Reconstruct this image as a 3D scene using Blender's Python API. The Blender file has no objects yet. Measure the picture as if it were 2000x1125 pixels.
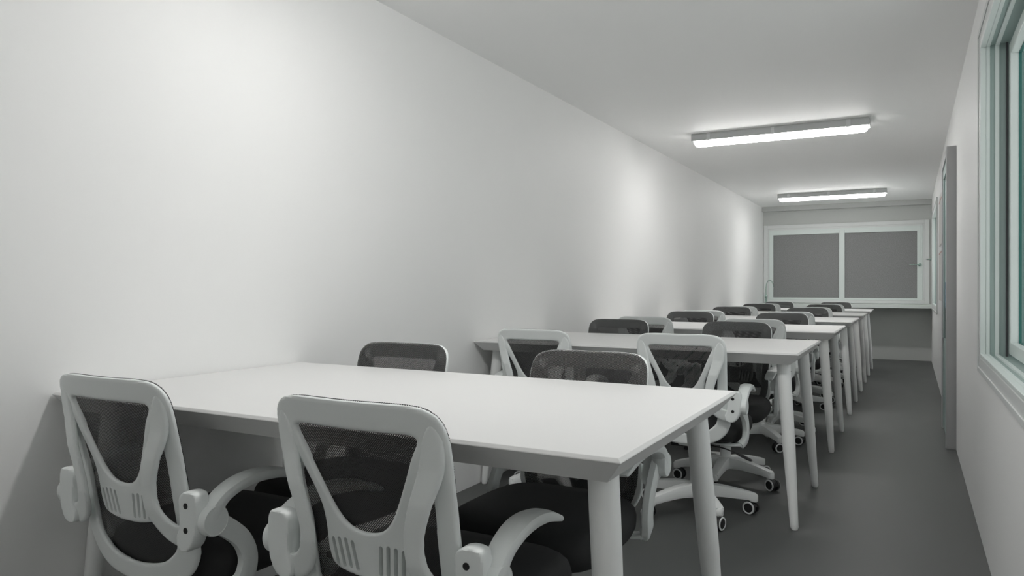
import bpy, bmesh, math, random
import numpy as np
from mathutils import Vector, Matrix
random.seed(4)
S = bpy.context.scene
C = S.collection
PI = math.pi
# ------------------------------------------------------------------ camera
FPX, YAW, CAMH = 1430.83, 0.4986, 1.0258
cam = bpy.data.cameras.new('camera'); camo = bpy.data.objects.new('camera', cam); C.objects.link(camo)
cam.sensor_width = 36; cam.lens = FPX * 36 / 2000; cam.clip_start = .02
camo.location = (0, 0, CAMH); camo.rotation_euler = (PI / 2 - .0012, 0, YAW)
S.camera = camo
# ------------------------------------------------------------------ world, exposure
W = bpy.data.worlds.new('sky'); S.world = W; W.use_nodes = True
bg = W.node_tree.nodes['Background']; bg.inputs[1].default_value = 1.1
_n = W.node_tree.nodes.new; _l = W.node_tree.links.new
_g = _n('ShaderNodeTexCoord'); _s = _n('ShaderNodeSeparateXYZ'); _l(_g.outputs['Generated'], _s.inputs[0])
_r = _n('ShaderNodeValToRGB'); _m = _n('ShaderNodeMapRange'); _m.inputs[1].default_value = -.25; _m.inputs[2].default_value = .25
_l(_s.outputs[2], _m.inputs[0]); _l(_m.outputs[0], _r.inputs[0]); _l(_r.outputs[0], bg.inputs[0])
_r.color_ramp.elements[0].color = (1.0, .975, .97, 1); _r.color_ramp.elements[1].color = (.70, .69, .70, 1)   # unseen bright ground added below to lift the ceiling, pale sky above
S.view_settings.view_transform = 'Standard'; S.view_settings.look = 'None'
S.view_settings.gamma = 1; S.view_settings.use_curve_mapping = False
S.view_settings.exposure = 0.19
S.cycles.max_bounces = 14; S.cycles.diffuse_bounces = 12; S.cycles.transparent_max_bounces = 24
LAMP = 24.0      # glow of a lamp diffuser
# ------------------------------------------------------------------ room sizes
XR, XL, H, YB, YF = .252, -1.9856, 2.2383, 11.687, -.55
WT = .14            # thickness of the walls
# ------------------------------------------------------------------ materials
def mat(name, col, rough=.5, metal=0, noise=0, nscale=30, bump=0, bscale=200, spec=.5, emit=0, alpha=1):
    m = bpy.data.materials.new(name); m.use_nodes = True
    nt = m.node_tree; b = nt.nodes['Principled BSDF']
    b.inputs['Base Color'].default_value = (*col, 1); b.inputs['Roughness'].default_value = rough
    b.inputs['Metallic'].default_value = metal; b.inputs['Specular IOR Level'].default_value = spec
    if emit:
        b.inputs['Emission Color'].default_value = (*col, 1); b.inputs['Emission Strength'].default_value = emit
    tc = nt.nodes.new('ShaderNodeTexCoord')
    if noise:
        n = nt.nodes.new('ShaderNodeTexNoise'); n.inputs['Scale'].default_value = nscale; n.inputs['Detail'].default_value = 4
        nt.links.new(tc.outputs['Object'], n.inputs['Vector'])
        r = nt.nodes.new('ShaderNodeMapRange'); r.inputs[3].default_value = 1 - noise; r.inputs[4].default_value = 1 + noise
        nt.links.new(n.outputs[0], r.inputs[0])
        x = nt.nodes.new('ShaderNodeVectorMath'); x.operation = 'SCALE'; x.inputs[0].default_value = col
        nt.links.new(r.outputs[0], x.inputs['Scale']); nt.links.new(x.outputs[0], b.inputs['Base Color'])
    if bump:
        n = nt.nodes.new('ShaderNodeTexNoise'); n.inputs['Scale'].default_value = bscale; n.inputs['Detail'].default_value = 2
        nt.links.new(tc.outputs['Object'], n.inputs['Vector'])
        bp = nt.nodes.new('ShaderNodeBump'); bp.inputs['Strength'].default_value = bump; bp.inputs['Distance'].default_value = .001
        nt.links.new(n.outputs[0], bp.inputs['Height']); nt.links.new(bp.outputs[0], b.inputs['Normal'])
    return m
M = {}
M['wall'] = mat('wall_paint', (.91, .91, .905), .55, noise=.012, nscale=2, bump=.05, bscale=90, spec=.3)
M['ceiling'] = mat('ceiling_paint', (.95, .95, .945), .6, noise=.01, nscale=2, spec=.3)
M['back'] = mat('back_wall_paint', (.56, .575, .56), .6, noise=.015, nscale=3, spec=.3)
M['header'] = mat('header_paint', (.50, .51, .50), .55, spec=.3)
M['frame'] = mat('window_frame_white', (.74, .80, .78), .35)
M['casing'] = mat('casing_white', (.72, .74, .735), .4)
M['door'] = mat('door_grey', (.42, .42, .425), .45)
M['door_pale'] = mat('door_edge_pale', (.66, .68, .68), .4)
M['door_green'] = mat('door_panel_green', (.27, .35, .34), .4)
M['door_greenery'] = mat('door_pane_painted_greenery', (.045, .06, .05), .2, noise=.5, nscale=14)  # outdoor greenery showing in the door glass, painted in as pane colour
M['door_sky'] = mat('door_pane_painted_sky', (.30, .42, .55), .2, noise=.4, nscale=20)  # blue sky showing in the glass above it, likewise painted as colour
M['gasket'] = mat('black_gasket', (.05, .05, .055), .6)
M['gasket_green'] = mat('green_gasket', (.03, .16, .14), .4)
M['channel'] = mat('window_channel', (.36, .45, .43), .5)
M['film'] = mat('grey_film', (.27, .27, .272), .65, noise=.6, nscale=130, spec=.25)
M['table'] = mat('table_white', (.755, .755, .75), .42, noise=.008, nscale=5, bump=.04, bscale=300)
M['leg'] = mat('leg_white', (.92, .93, .925), .4)
M['chair'] = mat('chair_plastic', (.875, .905, .898), .38, bump=.04, bscale=500)
M['base'] = mat('base_plastic', (.89, .905, .90), .35)
M['seat'] = mat('seat_fabric', (.032, .0325, .033), .72, bump=.5, bscale=900, spec=.4)
M['black'] = mat('black_plastic', (.018, .018, .019), .4)
M['ring'] = mat('wheel_ring', (.8, .82, .82), .35)
M['hole'] = mat('screw_hole', (.01, .01, .01), .6)
M['chrome'] = mat('tap_metal', (.40, .52, .47), .22, metal=.85)
M['housing'] = mat('lamp_housing', (.52, .53, .53), .45)
M['clip'] = mat('lamp_clip', (.66, .67, .67), .35)
M['lamp'] = mat('lamp_diffuser', (1, .985, .965), .3, emit=LAMP)
def lens():      # prismatic cover: throws most of its light downwards, less from its sides
    nt = M['lamp'].node_tree; N = nt.nodes.new; L = nt.links.new
    g = N('ShaderNodeNewGeometry'); sp = N('ShaderNodeSeparateXYZ'); L(g.outputs['True Normal'], sp.inputs[0])
    r = N('ShaderNodeMapRange'); r.inputs[1].default_value = 0; r.inputs[2].default_value = -.8; r.inputs[3].default_value = LAMP * .38; r.inputs[4].default_value = LAMP * 1.08
    L(sp.outputs[2], r.inputs[0]); L(r.outputs[0], nt.nodes['Principled BSDF'].inputs['Emission Strength'])
lens()
M['paper'] = mat('paper', (.72, .70, .68), .7)
M['red'] = mat('red_print', (.52, .30, .27), .6)
M['counter'] = mat('worktop_white', (.70, .74, .72), .4)
def floor_mat():
    m = mat('floor_vinyl', (.085, .09, .088), .42, bump=.12, bscale=160)
    nt = m.node_tree; b = nt.nodes['Principled BSDF']; tc = nt.nodes.new('ShaderNodeTexCoord')
    mp = nt.nodes.new('ShaderNodeMapping'); mp.inputs['Scale'].default_value = (1.6, .6, 1); nt.links.new(tc.outputs['Object'], mp.inputs['Vector'])
    n = nt.nodes.new('ShaderNodeTexNoise'); n.inputs['Scale'].default_value = 2.2; n.inputs['Detail'].default_value = 6
    nt.links.new(mp.outputs[0], n.inputs['Vector'])
    r = nt.nodes.new('ShaderNodeValToRGB'); nt.links.new(n.outputs[0], r.inputs[0])
    r.color_ramp.elements[0].position = .3; r.color_ramp.elements[0].color = (.074, .078, .076, 1)
    r.color_ramp.elements[1].position = .72; r.color_ramp.elements[1].color = (.105, .108, .107, 1)
    nt.links.new(r.outputs[0], b.inputs['Base Color'])
    r2 = nt.nodes.new('ShaderNodeMapRange'); r2.inputs[3].default_value = .36; r2.inputs[4].default_value = .55
    nt.links.new(n.outputs[0], r2.inputs[0]); nt.links.new(r2.outputs[0], b.inputs['Roughness'])
    return m
M['floor'] = floor_mat()
def mesh_mat():
    """woven net: opaque dark threads, open holes (a real hole pattern, 2.6 mm pitch)"""
    m = bpy.data.materials.new('chair_net'); m.use_nodes = True; nt = m.node_tree; N = nt.nodes.new; L = nt.links.new
    b = nt.nodes['Principled BSDF']; b.inputs['Base Color'].default_value = (.036, .036, .037, 1); b.inputs['Roughness'].default_value = .55
    out = nt.nodes['Material Output']; tc = N('ShaderNodeTexCoord'); sp = N('ShaderNodeSeparateXYZ'); L(tc.outputs['Object'], sp.inputs[0])
    def mth(op, a, bb=None):
        x = N('ShaderNodeMath'); x.operation = op
        for i, v in enumerate((a, bb)):
            if v is None: continue
            if isinstance(v, (int, float)): x.inputs[i].default_value = v
            else: L(v, x.inputs[i])
        return x.outputs[0]
    p = 2 * PI / .0046
    a = mth('COSINE', mth('MULTIPLY', mth('ADD', sp.outputs[0], sp.outputs[2]), p))
    c = mth('COSINE', mth('MULTIPLY', mth('SUBTRACT', sp.outputs[0], sp.outputs[2]), p))
    hole = mth('GREATER_THAN', mth('ADD', a, c), .95)
    tr = N('ShaderNodeBsdfTransparent'); mx = N('ShaderNodeMixShader')
    L(hole, mx.inputs[0]); L(b.outputs[0], mx.inputs[1]); L(tr.outputs[0], mx.inputs[2]); L(mx.outputs[0], out.inputs['Surface'])
    return m
M['net'] = mesh_mat()
def glass_mat(name, tint, refl=.35):
    m = bpy.data.materials.new(name); m.use_nodes = True; nt = m.node_tree; N = nt.nodes.new; L = nt.links.new
    out = nt.nodes['Material Output']; tr = N('ShaderNodeBsdfTransparent'); tr.inputs[0].default_value = (*tint, 1)
    gl = N('ShaderNodeBsdfGlossy'); gl.inputs['Roughness'].default_value = .02
    ge = N('ShaderNodeNewGeometry'); dp = N('ShaderNodeVectorMath'); dp.operation = 'DOT_PRODUCT'; L(ge.outputs['Incoming'], dp.inputs[0]); L(ge.outputs['True Normal'], dp.inputs[1])
    q = [N('ShaderNodeMath') for _ in range(5)]      # Schlick reflectance of a flat pane, the same from both sides
    for n, op in zip(q, ('ABSOLUTE', 'SUBTRACT', 'POWER', 'MULTIPLY', 'ADD')): n.operation = op
    L(dp.outputs['Value'], q[0].inputs[0]); q[1].inputs[0].default_value = 1; L(q[0].outputs[0], q[1].inputs[1]); L(q[1].outputs[0], q[2].inputs[0]); q[2].inputs[1].default_value = 5
    L(q[2].outputs[0], q[3].inputs[0]); q[3].inputs[1].default_value = .9; L(q[3].outputs[0], q[4].inputs[0]); q[4].inputs[1].default_value = .04; fr = q[4]
    mx = N('ShaderNodeMixShader'); L(fr.outputs[0], mx.inputs[0]); L(tr.outputs[0], mx.inputs[1]); L(gl.outputs[0], mx.inputs[2]); L(mx.outputs[0], out.inputs['Surface'])
    return m
M['glass'] = glass_mat('window_glass', (.93, .965, .958))
# ------------------------------------------------------------------ object helpers
def link(name, bm, m, parent=None, smooth=None):
    me = bpy.data.meshes.new(name); bm.normal_update(); bm.to_mesh(me); bm.free()
    ms = m if isinstance(m, (list, tuple)) else [m]
    for x in ms: me.materials.append(M[x])
    o = bpy.data.objects.new(name, me); C.objects.link(o)
    if smooth is not None:
        me.polygons.foreach_set('use_smooth', [True] * len(me.polygons))
        try: me.set_sharp_from_angle(angle=math.radians(smooth))
        except Exception: pass
    if parent: o.parent = parent
    return o
def thing(name, label, cat, loc=(0, 0, 0), rz=0, group=None, kind=None):
    o = bpy.data.objects.new(name, None); C.objects.link(o); o.location = loc; o.rotation_euler = (0, 0, rz)
    o.empty_display_size = .1
    if kind: o['kind'] = kind
    else: o['label'] = label; o['category'] = cat
    if group: o['group'] = group
    return o
def struct(name, bm, m, smooth=None):
    o = link(name, bm, m, None, smooth); o['kind'] = 'structure'; return o
def copy_tree(o, parent=None):
    c = o.copy(); C.objects.link(c)
    if parent: c.parent = parent
    for ch in o.children: copy_tree(ch, c)
    return c
def box(bm, x0, x1, y0, y1, z0, z1, bev=0, mi=0):
    vs = [bm.verts.new((x, y, z)) for x in (x0, x1) for y in (y0, y1) for z in (z0, z1)]
    fs = [bm.faces.new([vs[i] for i in f]) for f in ((0, 1, 3, 2), (4, 6, 7, 5), (0, 4, 5, 1), (2, 3, 7, 6), (0, 2, 6, 4), (1, 5, 7, 3))]
    for f in fs: f.material_index = mi
    if bev:
        es = list({e for f in fs for e in f.edges})
        r = bmesh.ops.bevel(bm, geom=es, offset=bev, segments=2, profile=.5, affect='EDGES')
        for f in r['faces']: f.material_index = mi
    return vs
def loops(bm, rings, cap0=True, cap1=True, closed=True, mi=0):
    R = [[bm.verts.new(p) for p in r] for r in rings]; n = len(R[0])
    for a, b in zip(R[:-1], R[1:]):
        for i in range(n if closed else n - 1):
            j = (i + 1) % n; bm.faces.new((a[i], a[j], b[j], b[i])).material_index = mi
    if cap0: bm.faces.new(R[0][::-1]).material_index = mi
    if cap1: bm.faces.new(R[-1]).material_index = mi
    return R
def lathe(bm, prof, n=24, c=(0, 0, 0), axis='z', mi=0, caps=True):
    rings = []
    for r, h in prof:
        ring = []
        for i in range(n):
            a = 2 * PI * i / n; u, v = r * math.cos(a), r * math.sin(a)
            p = {'z': (u, v, h), 'x': (h, u, v), 'y': (v, h, u)}[axis]
            ring.append((p[0] + c[0], p[1] + c[1], p[2] + c[2]))
        rings.append(ring)
    return loops(bm, rings, caps, caps, mi=mi)
def crom(P, n=6, closed=False):
    P = [np.array(p, float) for p in P]; out = []; k = len(P)
    g = (lambda i: P[i % k]) if closed else (lambda i: P[min(max(i, 0), k - 1)])
    for i in range(k if closed else k - 1):
        p0, p1, p2, p3 = g(i - 1), g(i), g(i + 1), g(i + 2)
        for s in range(n):
            t = s / n
            out.append(.5 * ((2 * p1) + (-p0 + p2) * t + (2 * p0 - 5 * p1 + 4 * p2 - p3) * t * t + (-p0 + 3 * p1 - 3 * p2 + p3) * t ** 3))
    if not closed: out.append(P[-1])
    return out
def sweep(bm, pts, side=(1, 0, 0), n=14, sq=3.2, sub=6, mi=0):
    """pts: (x,y,z,width along side,thickness); rounded-rectangle section"""
    q = crom(pts, sub) if sub else [np.array(p, float) for p in pts]
    rings = []; sd = Vector(side)
    for i, p in enumerate(q):
        a = q[max(i - 1, 0)]; b = q[min(i + 1, len(q) - 1)]
        t = Vector((b - a)[:3]).normalized(); s = (sd - t * sd.dot(t)).normalized(); nn = t.cross(s)
        r = []
        for k in range(n):
            an = 2 * PI * (k + .5) / n; cx, cy = math.cos(an), math.sin(an)
            e = (abs(cx) ** sq + abs(cy) ** sq) ** (-1 / sq)
            r.append(tuple(Vector(p[:3]) + s * (cx * e * p[3] / 2) + nn * (cy * e * p[4] / 2)))
        rings.append(r)
    return loops(bm, rings, mi=mi)
# ---- thin moulded sheets: 2-D outline with holes, rounded relief, bent in depth
def poly_in(P, poly):
    poly = np.array(poly); A = poly; B = np.roll(poly, -1, 0)
    d = np.full(len(P), 1e9); ins = np.zeros(len(P), bool)
    for a, b in zip(A, B):
        e = b - a; w = P - a; t = np.clip((w @ e) / (e @ e + 1e-12), 0, 1); q = w - t[:, None] * e
        d = np.minimum(d, np.hypot(q[:, 0], q[:, 1]))
        c = ((a[1] > P[:, 1]) != (b[1] > P[:, 1]))
        with np.errstate(divide='ignore', invalid='ignore'):
            xx = (b[0] - a[0]) * (P[:, 1] - a[1]) / (b[1] - a[1] if b[1] != a[1] else 1e-9) + a[0]
        ins ^= c & (P[:, 0] < xx)
    return np.where(ins, d, -d)
def strip_in(P, pts, sub=8):
    q = crom(pts, sub); d = np.full(len(P), -1e9)
    for a, b in zip(q[:-1], q[1:]):
        e = (b - a)[:2]; w = P - a[:2]; t = np.clip((w @ e) / (e @ e + 1e-12), 0, 1); s = w - t[:, None] * e
        d = np.maximum(d, a[2] + (b[2] - a[2]) * t - np.hypot(s[:, 0], s[:, 1]))
    return d
def sheet(bm, field, x0, x1, z0, z1, step, ysurf, thick, rnd, edge=.35, mi=0, rfield=None):
    nx = int(round((x1 - x0) / step)) + 1; nz = int(round((z1 - z0) / step)) + 1
    X = x0 + step * np.arange(nx); Z = z0 + step * np.arange(nz)
    G = np.stack(np.meshgrid(X, Z, indexing='ij'), -1).reshape(-1, 2)
    F = field(G).reshape(nx, nz); RF = rfield(G).reshape(nx, nz) if rfield else F
    F = np.where(np.abs(F) < step * .02, step * .02, F)
    V = {}; pts = []; dd = []
    def gv(i, j):
        k = (i, j)
        if k not in V: V[k] = len(pts); pts.append((X[i], Z[j])); dd.append(RF[i, j])
        return V[k]
    def ev(a, b):
        k = (min(a, b), max(a, b))
        if k not in V:
            fa, fb = F[a], F[b]; t = fa / (fa - fb); V[k] = len(pts)
            rr = RF[a] + (RF[b] - RF[a]) * t
            pts.append((X[a[0]] + (X[b[0]] - X[a[0]]) * t, Z[a[1]] + (Z[b[1]] - Z[a[1]]) * t)); dd.append(max(rr, 0))
        return V[k]
    polys = []
    pos = F > 0
    act = pos[:-1, :-1] | pos[1:, :-1] | pos[1:, 1:] | pos[:-1, 1:]
    for i, j in zip(*np.nonzero(act)):
        cs = [(i, j), (i + 1, j), (i + 1, j + 1), (i, j + 1)]; po = []
        for k in range(4):
            a, b = cs[k], cs[(k + 1) % 4]
            if pos[a]: po.append(gv(*a))
            if pos[a] != pos[b]: po.append(ev(a, b))
        if len(po) > 2: polys.append(po)
    def th(d):
        q = 1 - min(max(d, 0) / rnd, 1); return thick * (edge + (1 - edge) * math.sqrt(max(0, 1 - q * q)))
    fr = []; bk = []
    for (x, z), d in zip(pts, dd):
        y = ysurf(x, z); t = th(d) / 2
        fr.append(bm.verts.new((x, y + t, z))); bk.append(bm.verts.new((x, y - t, z)))
    ec = {}
    for po in polys:
        bm.faces.new([bk[k] for k in po]).material_index = mi
        bm.faces.new([fr[k] for k in po[::-1]]).material_index = mi
        for k in range(len(po)):
            a, b = po[k], po[(k + 1) % len(po)]; ec[(a, b)] = 1
    for a, b in ec:
        if (b, a) not in ec:
            try: bm.faces.new((bk[b], bk[a], fr[a], fr[b])).material_index = mi
            except ValueError: pass
def mir(half):          # right half top->bottom  => closed polygon
    return half + [(-x, *r) for x, *r in half[::-1] if x > 1e-6]

# ================================================================== ROOM
bm = bmesh.new(); box(bm, XL - WT, XR + WT, YF - WT, YB + WT, -.1, 0); struct('floor', bm, 'floor')
bm = bmesh.new(); box(bm, XL - WT, XR + WT, YF - WT, YB + WT, H, H + .1); struct('ceiling', bm, 'ceiling')
bm = bmesh.new(); box(bm, XL - WT, XL, YF - WT, YB + WT, 0, H); struct('wall_left', bm, 'wall')
bm = bmesh.new(); box(bm, XL, XR, YF - WT, YF, 0, H); struct('wall_front', bm, 'wall')
WIN1 = (.95, 3.50, .745, 2.00); WIN2 = (9.10, 11.02, .80, 1.93); DOOR = (5.44, 6.17, 0.0, 1.87)
bm = bmesh.new(); ys = YF - WT
for a, b, z0, z1 in (WIN1, DOOR, WIN2):
    box(bm, XR, XR + WT, ys, a, 0, H)
    if z0 > 0: box(bm, XR, XR + WT, a, b, 0, z0)
    box(bm, XR, XR + WT, a, b, z1, H); ys = b
box(bm, XR, XR + WT, ys, YB + WT, 0, H); struct('wall_right', bm, 'wall')
# back wall with its window opening
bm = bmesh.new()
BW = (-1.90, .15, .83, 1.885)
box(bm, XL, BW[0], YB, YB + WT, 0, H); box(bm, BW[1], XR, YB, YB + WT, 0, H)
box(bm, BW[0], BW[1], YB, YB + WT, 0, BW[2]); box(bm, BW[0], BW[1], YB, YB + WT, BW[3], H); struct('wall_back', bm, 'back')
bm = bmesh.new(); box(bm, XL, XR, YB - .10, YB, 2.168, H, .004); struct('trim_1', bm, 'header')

# -- sliding windows on the right wall
def ring_x(bm, x0, x1, y0, y1, z0, z1, w, bev=.002, mi=0):       # frame in the YZ plane
    box(bm, x0, x1, y0, y0 + w, z0, z1, bev, mi); box(bm, x0, x1, y1 - w, y1, z0, z1, bev, mi)
    box(bm, x0, x1, y0 + w, y1 - w, z0, z0 + w, bev, mi); box(bm, x0, x1, y0 + w, y1 - w, z1 - w, z1, bev, mi)
def slider(name, y0, y1, z0, z1, handle=None):
    t = thing(name, '', '', (XR, (y0 + y1) / 2, z0), kind='structure'); t['kind'] = 'structure'
    oy, oz = (y0 + y1) / 2, z0; Y0, Y1, Z0, Z1 = y0 - oy, y1 - oy, 0, z1 - z0
    bm = bmesh.new(); ring_x(bm, -.008, .0, Y0 - .062, Y1 + .062, Z0 - .062, Z1 + .062, .062, .004)
    ring_x(bm, -.013, -.008, Y0 - .062, Y1 + .062, Z0 - .062, Z1 + .062, .02, .002)
    link('window_casing', bm, 'casing', t)
    bm = bmesh.new(); ring_x(bm, -.008, .012, Y0, Y1, Z0, Z1, .014, .002); ring_x(bm, .0125, .026, Y0, Y1, Z0, Z1, .013, .002)
    ring_x(bm, .043, .057, Y0, Y1, Z0, Z1, .014, .001)
    link('window_frame', bm, 'frame', t)
    bm = bmesh.new(); ring_x(bm, .026, WT, Y0, Y1, Z0, Z1, .006, 0); link('track_channel', bm, 'channel', t)
    mid = 0
    # inner sash (camera side half) and outer sash, overlapping at the middle
    for k, (a, b, xx) in enumerate(((Y0 + .006, mid + .03, .058), (mid - .03, Y1 - .018, .088))):
        s = bmesh.new(); ring_x(s, xx, xx + (.028 if k else .024), a, b, Z0 + .016, Z1 - .016, .048, .003)
        so = link('sash', s, 'frame', t)
        s = bmesh.new(); g0 = xx + (.028 if k else .016); ring_x(s, g0, g0 + (.009 if k else .006), a + .046, b - .046, Z0 + .062, Z1 - .062, .004, 0); link('gasket', s, 'gasket_green', so)
        s = bmesh.new(); g0 = xx + (.037 if k else .020); box(s, g0, g0 + .004, a + .05, b - .05, Z0 + .066, Z1 - .066); link('glass_pane', s, 'glass', so)
    s = bmesh.new(); box(s, .079, .086, Y1 - .020, Y1 - .006, Z0 + .006, Z1 - .006); link('seal_strip', s, 'gasket', t)
    if handle:
        hy, hz = handle[0] - oy, handle[1] - oz
        s = bmesh.new(); lathe(s, [(.014, 0), (.014, -.012), (.009, -.016), (.007, -.05), (.004, -.055)], 16, (-.03, hy, hz), 'x')
        sweep(s, [(-.08, hy, hz, .014, .010), (-.085, hy - .05, hz, .012, .008), (-.08, hy - .09, hz, .010, .006)], (1, 0, 0))
        link('window_handle', s, 'chrome', t, 40)
    return t
slider('window_1', *WIN1)
slider('window_2', *WIN2, handle=(10.4, 1.37))
# -- window over the worktop
w3 = thing('window_3', '', '', (0, YB, BW[2]), kind='structure')
def ring_y(bm, x0, x1, y0, y1, z0, z1, w, bev=.003):
    box(bm, x0, x0 + w, y0, y1, z0, z1, bev); box(bm, x1 - w, x1, y0, y1, z0, z1, bev)
    box(bm, x0 + w, x1 - w, y0, y1, z0, z0 + w, bev); box(bm, x0 + w, x1 - w, y0, y1, z1 - w, z1, bev)
zb = BW[2]
bm = bmesh.new(); ring_y(bm, -1.975, .225, -.03, 0, .79 - zb, 1.962 - zb, .055, .005); ring_y(bm, -1.925, .172, -.022, .02, .835 - zb, 1.91 - zb, .03, .004)
link('window_casing', bm, 'casing', w3)
bm = bmesh.new(); ring_y(bm, -1.897, .145, -.034, .04, .838 - zb, 1.882 - zb, .028, .004)
box(bm, -.918, -.846, -.040, .04, .86 - zb, 1.86 - zb, .004)
box(bm, -1.87, -.918, -.036, .03, .840 - zb, .868 - zb, .003); box(bm, -.846, .12, -.036, .03, .840 - zb, .868 - zb, .003)
box(bm, -1.87, -.918, -.036, .03, 1.81 - zb, 1.86 - zb, .003); box(bm, -.846, .12, -.036, .03, 1.81 - zb, 1.86 - zb, .003)
box(bm, -1.87, -1.835, -.036, .03, .866 - zb, 1.812 - zb, .003); box(bm, .076, .12, -.036, .03, .866 - zb, 1.812 - zb, .003)
link('window_frame', bm, 'frame', w3)
for a, b in ((-1.837, -.916), (-.848, .078)):
    bm = bmesh.new(); box(bm, a, b, -.016, -.008, .866 - zb, 1.812 - zb); link('frosted_pane', bm, 'film', w3)
bm = bmesh.new(); hz = 1.338 - zb
lathe(bm, [(.022, -.036), (.022, -.046), (.012, -.050), (.010, -.075)], 18, (.108, 0, hz), 'y')
sweep(bm, [(.112, -.072, hz, .014, .016), (.06, -.078, hz, .012, .013), (-.02, -.076, hz, .010, .010)], (0, 1, 0))
link('window_handle', bm, 'chrome', w3, 40)
# -- door on the right wall
d = thing('door_1', '', '', (XR, DOOR[0], 0), kind='structure')
L_ = DOOR[1] - DOOR[0]
bm = bmesh.new()
box(bm, -.055, WT, -.05, 0, 0, 1.918, .003); box(bm, -.055, WT, L_, L_ + .05, 0, 1.918, .003); box(bm, -.055, WT, 0, L_, 1.87, 1.918, .003)
link('door_casing', bm, 'door', d)
bm = bmesh.new(); box(bm, -.0565, -.05, -.018, .002, 0, 1.919, .001); link('door_edge_strip', bm, 'door_pale', d)
bm = bmesh.new(); box(bm, -.046, -.010, 0, L_, .61, .66); box(bm, -.046, -.010, 0, L_, 1.80, 1.87); box(bm, -.046, -.010, 0, .06, .01, 1.8); box(bm, -.046, -.010, L_ - .06, L_, .01, 1.8)
box(bm, -.042, -.014, .06, L_ - .06, .01, .61)
link('door_leaf', bm, 'door_green', d)
bm = bmesh.new(); box(bm, -.036, -.030, .06, L_ - .06, .66, .88); link('door_pane', bm, 'door_greenery', d)
bm = bmesh.new(); box(bm, -.036, -.030, .06, L_ - .06, .88, 1.06); link('door_pane', bm, 'door_sky', d)
bm = bmesh.new(); box(bm, -.036, -.030, .06, L_ - .06, 1.06, 1.80); link('door_pane', bm, 'channel', d)

# -- worktop under the back window, tap
bm = bmesh.new(); box(bm, XL + .002, XR - .002, 11.24, YB - .001, .738, .786, .004)
o = link('worktop', bm, 'counter'); o['label'] = 'long white worktop running under the back window'; o['category'] = 'worktop'
o = thing('kitchen_tap', 'slender greenish metal gooseneck tap at the left end of the worktop', 'tap', (-1.90, 11.42, .786))
bm = bmesh.new(); lathe(bm, [(.026, 0), (.026, .008), (.018, .014), (.017, .06), (.021, .075), (.021, .11), (.012, .125)], 20); link('tap_body', bm, 'chrome', o, 40)
bm = bmesh.new(); sweep(bm, [(0, 0, .11, .014, .014), (0, 0, .22, .013, .013), (.008, 0, .29, .012, .012), (.035, 0, .335, .012, .012), (.07, 0, .335, .012, .012), (.098, 0, .29, .012, .012), (.105, 0, .24, .012, .012)], (0, 1, 0), 12, 2)
link('spout', bm, 'chrome', o, 60)
bm = bmesh.new(); sweep(bm, [(0, -.018, .09, .016, .016), (.004, -.05, .097, .014, .012), (.006, -.075, .104, .012, .008)], (1, 0, 0), 10, 2); link('tap_handle', bm, 'chrome', o, 60)

# -- paper notices on the right wall
def notice(label, y0, y1, z0, z1, bars):
    t = thing('notice', label, 'notice', (XR, (y0 + y1) / 2, z0)); w = (y1 - y0) / 2; h = z1 - z0
    b = bmesh.new(); box(b, -.012, 0, -w, w, 0, h, .001); link('board', b, 'paper', t)
    for a, c in bars:
        b = bmesh.new(); box(b, -.0135, -.012, -w + .02, w - .02, a * h, c * h); link('red_print', b, 'red', t)
notice('upper pale paper notice with red mark on right wall beyond the door', 7.55, 8.25, 1.42, 1.88, ((.88, .91),))
notice('lower pale paper notice with thin red line on right wall beyond the door', 7.55, 8.25, .90, 1.36, ((.95, .97),))

# ================================================================== CEILING LIGHTS
def lamp():
    t = thing('ceiling_light', 'x', 'ceiling light', (-.895, 5.85, H), 0, None)
    Lh, w = .635, .06
    bm = bmesh.new(); prof = [(-.064, 0), (-.070, -.012), (-.072, -.054), (-.068, -.057), (-.063, -.048), (.063, -.048), (.068, -.057), (.072, -.054), (.072, -.012), (.064, 0)]
    ra = [[(x, y, z) for y, z in prof] for x in (-Lh, Lh)]
    loops(bm, ra); bmesh.ops.recalc_face_normals(bm, faces=bm.faces); link('housing', bm, 'housing', t)
    bm = bmesh.new(); pr = []
    for k in range(13):
        a = PI * k / 12; pr.append((-.054 * math.cos(a) * (1 if abs(math.cos(a)) < .9 else 1), -.050 - .046 * math.sin(a) ** .6))
    rr = []
    for x, s in ((-Lh + .014, .55), (-Lh + .022, .85), (-Lh + .04, 1), (Lh - .04, 1), (Lh - .022, .85), (Lh - .014, .55)):
        rr.append([(x, y * (.8 + .2 * s), -.0475 + (z + .0475) * s) for y, z in pr])
    loops(bm, rr); bmesh.ops.recalc_face_normals(bm, faces=bm.faces); link('diffuser', bm, 'lamp', t, 50)
    for x in (-.50, -.02, .50):
        for s in (-1, 1):
            bm = bmesh.new(); box(bm, x - .014, x + .014, min(s * .068, s * .074), max(s * .068, s * .074), -.060, -.006, .002); link('clip', bm, 'clip', t)
    return t
l0 = lamp(); l1 = copy_tree(l0); l2 = copy_tree(l0)
l0['label'] = 'lit tubular batten light on the ceiling, larger and nearer of the two in view'
l1.location.y = 10.12; l1['label'] = 'lit tubular batten light on the ceiling near the back window, smaller of the two'
l2.location.y = 1.72; l2['label'] = 'lit tubular batten light on the ceiling above the nearest table'
for l in (l0, l1, l2): l['group'] = 'batten lights across the ceiling'

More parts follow.
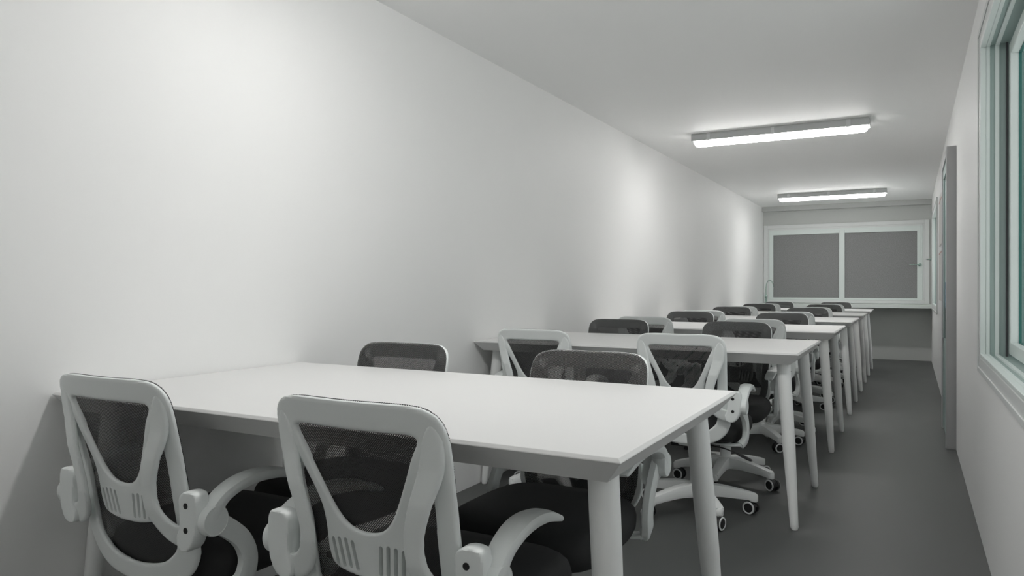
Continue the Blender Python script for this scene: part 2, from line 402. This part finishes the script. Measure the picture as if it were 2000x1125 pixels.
# ================================================================== TABLES
TX0, TX1, TW, TZ = XL + .0046, -.4078, .8856, .75
TY = [1.112, 3.2263, 4.8723, 6.4154, 7.9011, 9.3961]
def table():
    t = thing('meeting_table', 'x', 'table', ((TX0 + TX1) / 2, TY[0] + TW / 2, 0), 0, 'white meeting tables in one long row')
    hx, hy = (TX1 - TX0) / 2, TW / 2
    bm = bmesh.new(); rings = []
    for ins, z in ((.0365, .700), (.0012, .7415), (0, .743), (.0008, .7445), (.006, .7495), (.008, .75)):
        rings.append([(sx * (hx - ins), sy * (hy - ins), z) for sx, sy in ((-1, -1), (1, -1), (1, 1), (-1, 1))])
    loops(bm, rings); link('tabletop', bm, 'table', t)
    for sx in (-1, 1):
        for sy in (-1, 1):
            a = Vector((sx * (hx - .077), sy * (hy - .120), .702)); b = Vector((sx * (hx - .024), sy * (hy - .066), 0))
            bm = bmesh.new(); rings = []
            for f, r in ((0, .0285), (.10, .0285), (.5, .0265), (.95, .0175), (.985, .017), (1, .0125)):
                c = a.lerp(b, f); rings.append([(c.x + r * math.cos(2 * PI * k / 28), c.y + r * math.sin(2 * PI * k / 28), c.z) for k in range(28)])
            loops(bm, rings[::-1]); link('leg', bm, 'leg', t, 50)
    return t
tb = table(); tabs = [tb]
for y in TY[1:]:
    c = copy_tree(tb); c.location.y = y + TW / 2; tabs.append(c)
for c, s in zip(tabs, ('nearest white table with splayed legs, largest in the foreground', 'second white table from the camera, standing clear behind the nearest one',
                       'third white table from the camera along the left wall', 'fourth white table from the camera along the left wall',
                       'fifth white table from the camera, last but one before the worktop', 'farthest white table, standing last before the worktop and back window')):
    c['label'] = s

# ================================================================== CHAIR (origin under the base centre, faces +Y)
ZS = [.33, .39, .45, .5, .586, .7, .83]; YS = [-.196, -.205, -.215, -.222, -.237, -.265, -.30]
def yb(x, z): return float(np.interp(z, ZS, YS)) + .55 * x * x
def chair():
    t = thing('office_chair', 'x', 'chair', (0, 0, 0))
    # --- outer frame of the back, with its two rear wings
    outer = crom(mir([(0, .829), (.06, .8295), (.115, .829), (.155, .824), (.180, .808), (.191, .78), (.1925, .74), (.190, .68), (.187, .60), (.185, .54), (.188, .50), (.195, .465), (.190, .43), (.165, .39), (.12, .362), (.06, .350), (0, .347)]), 5, True)
    hole = crom(mir([(0, .777), (.07, .7775), (.120, .777), (.136, .771), (.131, .752), (.120, .728), (.114, .710), (.121, .698), (.138, .692), (.149, .678), (.151, .65), (.146, .58), (.146, .50), (.140, .455), (.120, .428), (.08, .405), (0, .394)]), 5, True)
    fld = lambda P: np.minimum(poly_in(P, outer), -poly_in(P, hole))
    bm = bmesh.new(); sheet(bm, fld, -.20, .20, .34, .836, .004, lambda x, z: yb(x, z) - .004, .014, .007)
    def yw(x, z): return yb(x, z) - .004 + float(np.interp(z, [.47, .50, .55, .60, .66, .72, .78, .82], [-.027, -.030, -.037, -.036, -.029, -.012, -.003, .002]))
    for s in (-1, 1):
        w = [(s * x, z, r) for x, z, r in ((.168, .790, .010), (.167, .765, .019), (.159, .715, .0215), (.141, .662, .0195), (.126, .612, .018), (.122, .568, .018), (.131, .530, .020), (.153, .503, .0225), (.180, .489, .0245), (.205, .489, .024))]
        sheet(bm, lambda P: strip_in(P, w), *((.10, .245) if s > 0 else (-.245, -.10)), .46, .825, .004, yw, .013, .006)
    link('back_frame', bm, 'chair', t, 40)
    # --- V-shaped lumbar piece with slots
    vo = [(.172, .800), (.158, .752), (.134, .700), (.109, .650), (.098, .615), (.097, .570), (.097, .535), (.086, .508), (.05, .497), (0, .494)]
    vi = [(.143, .800), (.141, .775), (.122, .735), (.104, .695), (.083, .650), (.062, .613), (.036, .590), (0, .583)]
    pv = crom([(x, z) for x, z in vo] + [(-x, z) for x, z in vo[::-1][1:]] + [(-x, z) for x, z in vi] + [(x, z) for x, z in vi[::-1][1:]], 4, True)
    slots = [(sg * (x + .003), .563 - abs(x - .05) * .15, sg * (x - .003), .513 - abs(x - .05) * .15) for sg in (-1, 1) for x in (.030, .046, .062, .078)]
    def fv(P):
        d = poly_in(P, pv)
        for x1, z1, x2, z2 in slots: d = np.minimum(d, -strip_in(P, [(x1, z1, .0042), (x2, z2, .0042)], 2))
        return d
    bm = bmesh.new(); sheet(bm, fv, -.18, .18, .49, .80, .0028, lambda x, z: yb(x, z) - .0075 + .005 * min(max((z - .735) / .04, 0), 1), .013, .006, rfield=lambda P: poly_in(P, pv))
    link('lumbar_support', bm, 'chair', t, 40)
    # --- net stretched over the front of the frame
    bm = bmesh.new(); no = crom(mir([(0, .8295), (.06, .830), (.115, .8295), (.154, .8245), (.178, .808), (.1885, .78), (.1895, .74), (.187, .68), (.183, .60), (.181, .54), (.182, .48), (.170, .425), (.142, .386), (.08, .368), (0, .364)]), 5, True)
    G = {}
    fldn = lambda P: poly_in(P, no)
    sheet(bm, fldn, -.20, .20, .355, .836, .012, lambda x, z: yb(x, z) + .0042, .0006, .001, 1)
    # keep one skin only: a net has no thickness to speak of
    ctr = {f: f.calc_center_median() for f in bm.faces}
    bm.normal_update()
    bmesh.ops.delete(bm, geom=[f for f in bm.faces if f.normal.y < .2], context='FACES')
    link('mesh_backrest', bm, 'net', t, 60)
    # --- brackets, armrests, arm supports
    for s in (-1, 1):
        bk = crom([(s * x, z) for x, z in ((.200, .588), (.222, .592), (.243, .584), (.246, .535), (.241, .498), (.225, .470), (.205, .462), (.186, .468), (.181, .490), (.190, .512), (.191, .540), (.188, .572))], 4, True)
        bm = bmesh.new(); xx = (.14, .25) if s > 0 else (-.25, -.14)
        sheet(bm, lambda P: poly_in(P, bk), *xx, .455, .60, .0035, lambda x, z: -.231, .036, .0045, .7)
        lathe(bm, [(.027, s * .225), (.031, s * .236)], 24, (0, -.212, .528), 'x')
        br = link('arm_bracket', bm, 'chair', t, 40)
        for z in ((.562, .510) if s > 0 else ()):
            bm = bmesh.new(); lathe(bm, [(.0065, -.2500), (.0065, -.2470)], 14, (s * .214, 0, z), 'y'); link('screw_hole', bm, 'hole', br)
        bm = bmesh.new()
        lathe(bm, [(.030, s * .232), (.033, s * .236), (.0335, s * .262), (.031, s * .2655), (.0300, s * .2655), (.0295, s * .2645)], 32, (0, -.212, .528), 'x')
        x = s * .246
        sweep(bm, [(x, -.216, .515, .034, .042), (x, -.210, .545, .040, .040), (s * .244, -.182, .573, .046, .031), (s * .241, -.132, .590, .050, .030), (s * .237, -.075, .593, .051, .029), (s * .233, -.012, .585, .050, .025), (s * .230, .036, .570, .047, .019), (s * .229, .060, .561, .043, .014), (s * .229, .069, .557, .034, .007)], (1, 0, 0))
        link('armrest', bm, 'chair', t, 40)
        bm = bmesh.new()
        sweep(bm, [(s * .232, -.214, .530, .022, .050), (s * .236, -.172, .503, .024, .044), (s * .239, -.126, .462, .025, .042), (s * .240, -.106, .415, .025, .044), (s * .237, -.114, .372, .026, .046), (s * .222, -.132, .350, .028, .036)], (1, 0, 0), 16, 5)
        sweep(bm, [(s * .230, -.124, .353, .044, .018), (s * .18, -.120, .345, .046, .012), (s * .10, -.10, .3435, .05, .008)], (0, 1, 0))
        link('arm_support', bm, 'chair', t, 40)
    # --- seat cushion
    def se(hx, hy, z, cy=0, n=48, p=4.5):
        r = []
        for k in range(n):
            a = 2 * PI * k / n; c, sn = math.cos(a), math.sin(a); e = (abs(c) ** p + abs(sn) ** p) ** (-1 / p)
            X, Y = hx * c * e, cy + hy * sn * e
            X *= 1 - .06 * (Y < 0) * (Y / hy) ** 2
            r.append((X, Y, z - .45 * max(0, Y - .12) ** 2 * 3 + .02 * (Y < -.1) * abs(Y + .1)))
        return r
    bm = bmesh.new(); loops(bm, [se(.17, .16, .352), se(.205, .19, .353), se(.213, .208, .362), se(.221, .217, .380), se(.223, .219, .402), se(.218, .213, .424), se(.205, .199, .437), se(.19, .19, .443), se(.14, .14, .446), se(.07, .07, .447), se(.02, .02, .447)])
    bmesh.ops.recalc_face_normals(bm, faces=bm.faces); so = link('seat', bm, 'seat', t, 60)
    so.location = (0, .034, 0)
    # --- tilt mechanism, back stem, gas lift
    bm = bmesh.new(); box(bm, -.09, .09, -.11, .10, .312, .352, .008); box(bm, -.045, .045, -.06, .05, .286, .314, .008)
    link('tilt_mechanism', bm, 'black', t, 40)
    bm = bmesh.new(); sweep(bm, [(0, -.07, .334, .07, .016), (0, -.14, .334, .07, .016), (0, -.180, .345, .075, .016), (0, -.203, .375, .09, .014)], (1, 0, 0)); link('back_stem', bm, 'chair', t, 40)
    bm = bmesh.new(); lathe(bm, [(.014, .20), (.014, .300)], 20); lathe(bm, [(.028, .10), (.028, .205), (.025, .210)], 24); link('gas_lift', bm, 'base', t, 40)
    bm = bmesh.new(); sweep(bm, [(.07, -.10, .330, .006, .006), (.15, -.15, .334, .006, .006), (.205, -.190, .330, .006, .006), (.225, -.20, .326, .006, .006)], (0, 1, 0), 8, 2)
    lv = link('height_lever', bm, 'black', t, 60)
    bm = bmesh.new(); sweep(bm, [(.218, -.197, .328, .012, .008), (.245, -.208, .321, .022, .011), (.275, -.216, .311, .024, .010), (.285, -.218, .308, .016, .006)], (0, 1, 0), 10, 3); link('lever_paddle', bm, 'black', lv, 50)
    # --- five-star base with castors
    bm = bmesh.new(); lathe(bm, [(.030, .070), (.040, .075), (.043, .100), (.038, .122), (.030, .127)], 30)
    ang = [90, 162, 234, 306, 18]
    for a in ang:
        r = math.radians(a); u = Vector((math.cos(r), math.sin(r), 0)); sd = Vector((-math.sin(r), math.cos(r), 0))
        P = [(*(u * q), w, h) for q, w, h in ((.02, .056, .062), (.10, .050, .054), (.19, .044, .043), (.238, .040, .037), (.258, .037, .033))]
        Z = [.100, .101, .090, .082, .077]
        sweep(bm, [(p[0], p[1], z, p[3], p[4]) for p, z in zip(P, Z)], sd, 20, 7)
        c = u * .251; lathe(bm, [(.0175, .058), (.0195, .062), (.0195, .084), (.014, .092)], 16, (c.x, c.y, 0))
    link('star_base', bm, 'base', t, 35)
    for a, sw in zip(ang, (100, -60, -78, 12, -72)):
        r = math.radians(a); c = Vector((math.cos(r), math.sin(r), 0)) * .251
        bm = bmesh.new(); rings = []
        for y in (-.0065, .0065):
            rings.append([(.014 + rr * math.cos(b), y, .030 + rr * math.sin(b)) for b, rr in [(PI * k / 12 - .15, .0285) for k in range(13)]] + [(.006, y, .030)])
        loops(bm, rings); lathe(bm, [(.010, .045), (.010, .064)], 12); bmesh.ops.recalc_face_normals(bm, faces=bm.faces)
        ca = link('castor', bm, 'black', t, 40); ca.location = (c.x, c.y, 0); ca.rotation_euler = (0, 0, math.radians(sw) - PI / 2)
        for s in (-1, 1):
            bm = bmesh.new(); cc = (.014, 0, .030)
            lathe(bm, [(.022, s * .008), (.0295, s * .009), (.0300, s * .011), (.0300, s * .021), (.0285, s * .0235)], 28, cc, 'y', 0)
            lathe(bm, [(.0288, s * .0232), (.0270, s * .0260), (.0220, s * .0262), (.0208, s * .0245)], 28, cc, 'y', 1)
            lathe(bm, [(.0206, s * .0240), (.0206, s * .0252), (.010, s * .0262), (.002, s * .0263)], 28, cc, 'y', 0)
            bmesh.ops.recalc_face_normals(bm, faces=bm.faces)
            wh = link('wheel', bm, ['black', 'ring'], ca, 40)
    return t
ch = chair()
row = ['nearest', 'second', 'third', 'fourth', 'fifth', 'farthest']
XC = {'left': -1.562, 'right': -.862}
first = True
for i, y in enumerate(TY):
    for side in ('left', 'right'):
        for near in (True, False):
            c = ch if first else copy_tree(ch); first = False
            if near: yy = y + (.168 if i == 0 else .124); rz = 0
            else: yy = y + TW - (.200 if i == 0 else .160); rz = PI
            c.location = (XC[side], yy, 0); c.rotation_euler = (0, 0, rz)
            who = 'by left wall' if side == 'left' else 'on aisle side'
            if near: c['label'] = 'grey-framed chair %s, back to camera, near side of %s table' % (who, row[i]); c['group'] = 'mesh chairs with their backs to the camera'
            else: c['label'] = 'black mesh chair %s, facing camera across %s table' % (who, row[i]); c['group'] = 'mesh chairs facing the camera'
            for g in c.children:
                if i == 0 and not near and (g.name.startswith('castor') or g.name.startswith('star_base')):     # base turned so the two chairs' castors clear
                    R36 = Matrix.Rotation(math.radians(36), 4, 'Z'); g.location = R36 @ g.location; g.rotation_euler.z += math.radians(36)
                if g.name.startswith('castor') and not (i == 1 and near and side == 'right'):
                    g.rotation_euler.z += random.uniform(-.7, .7)
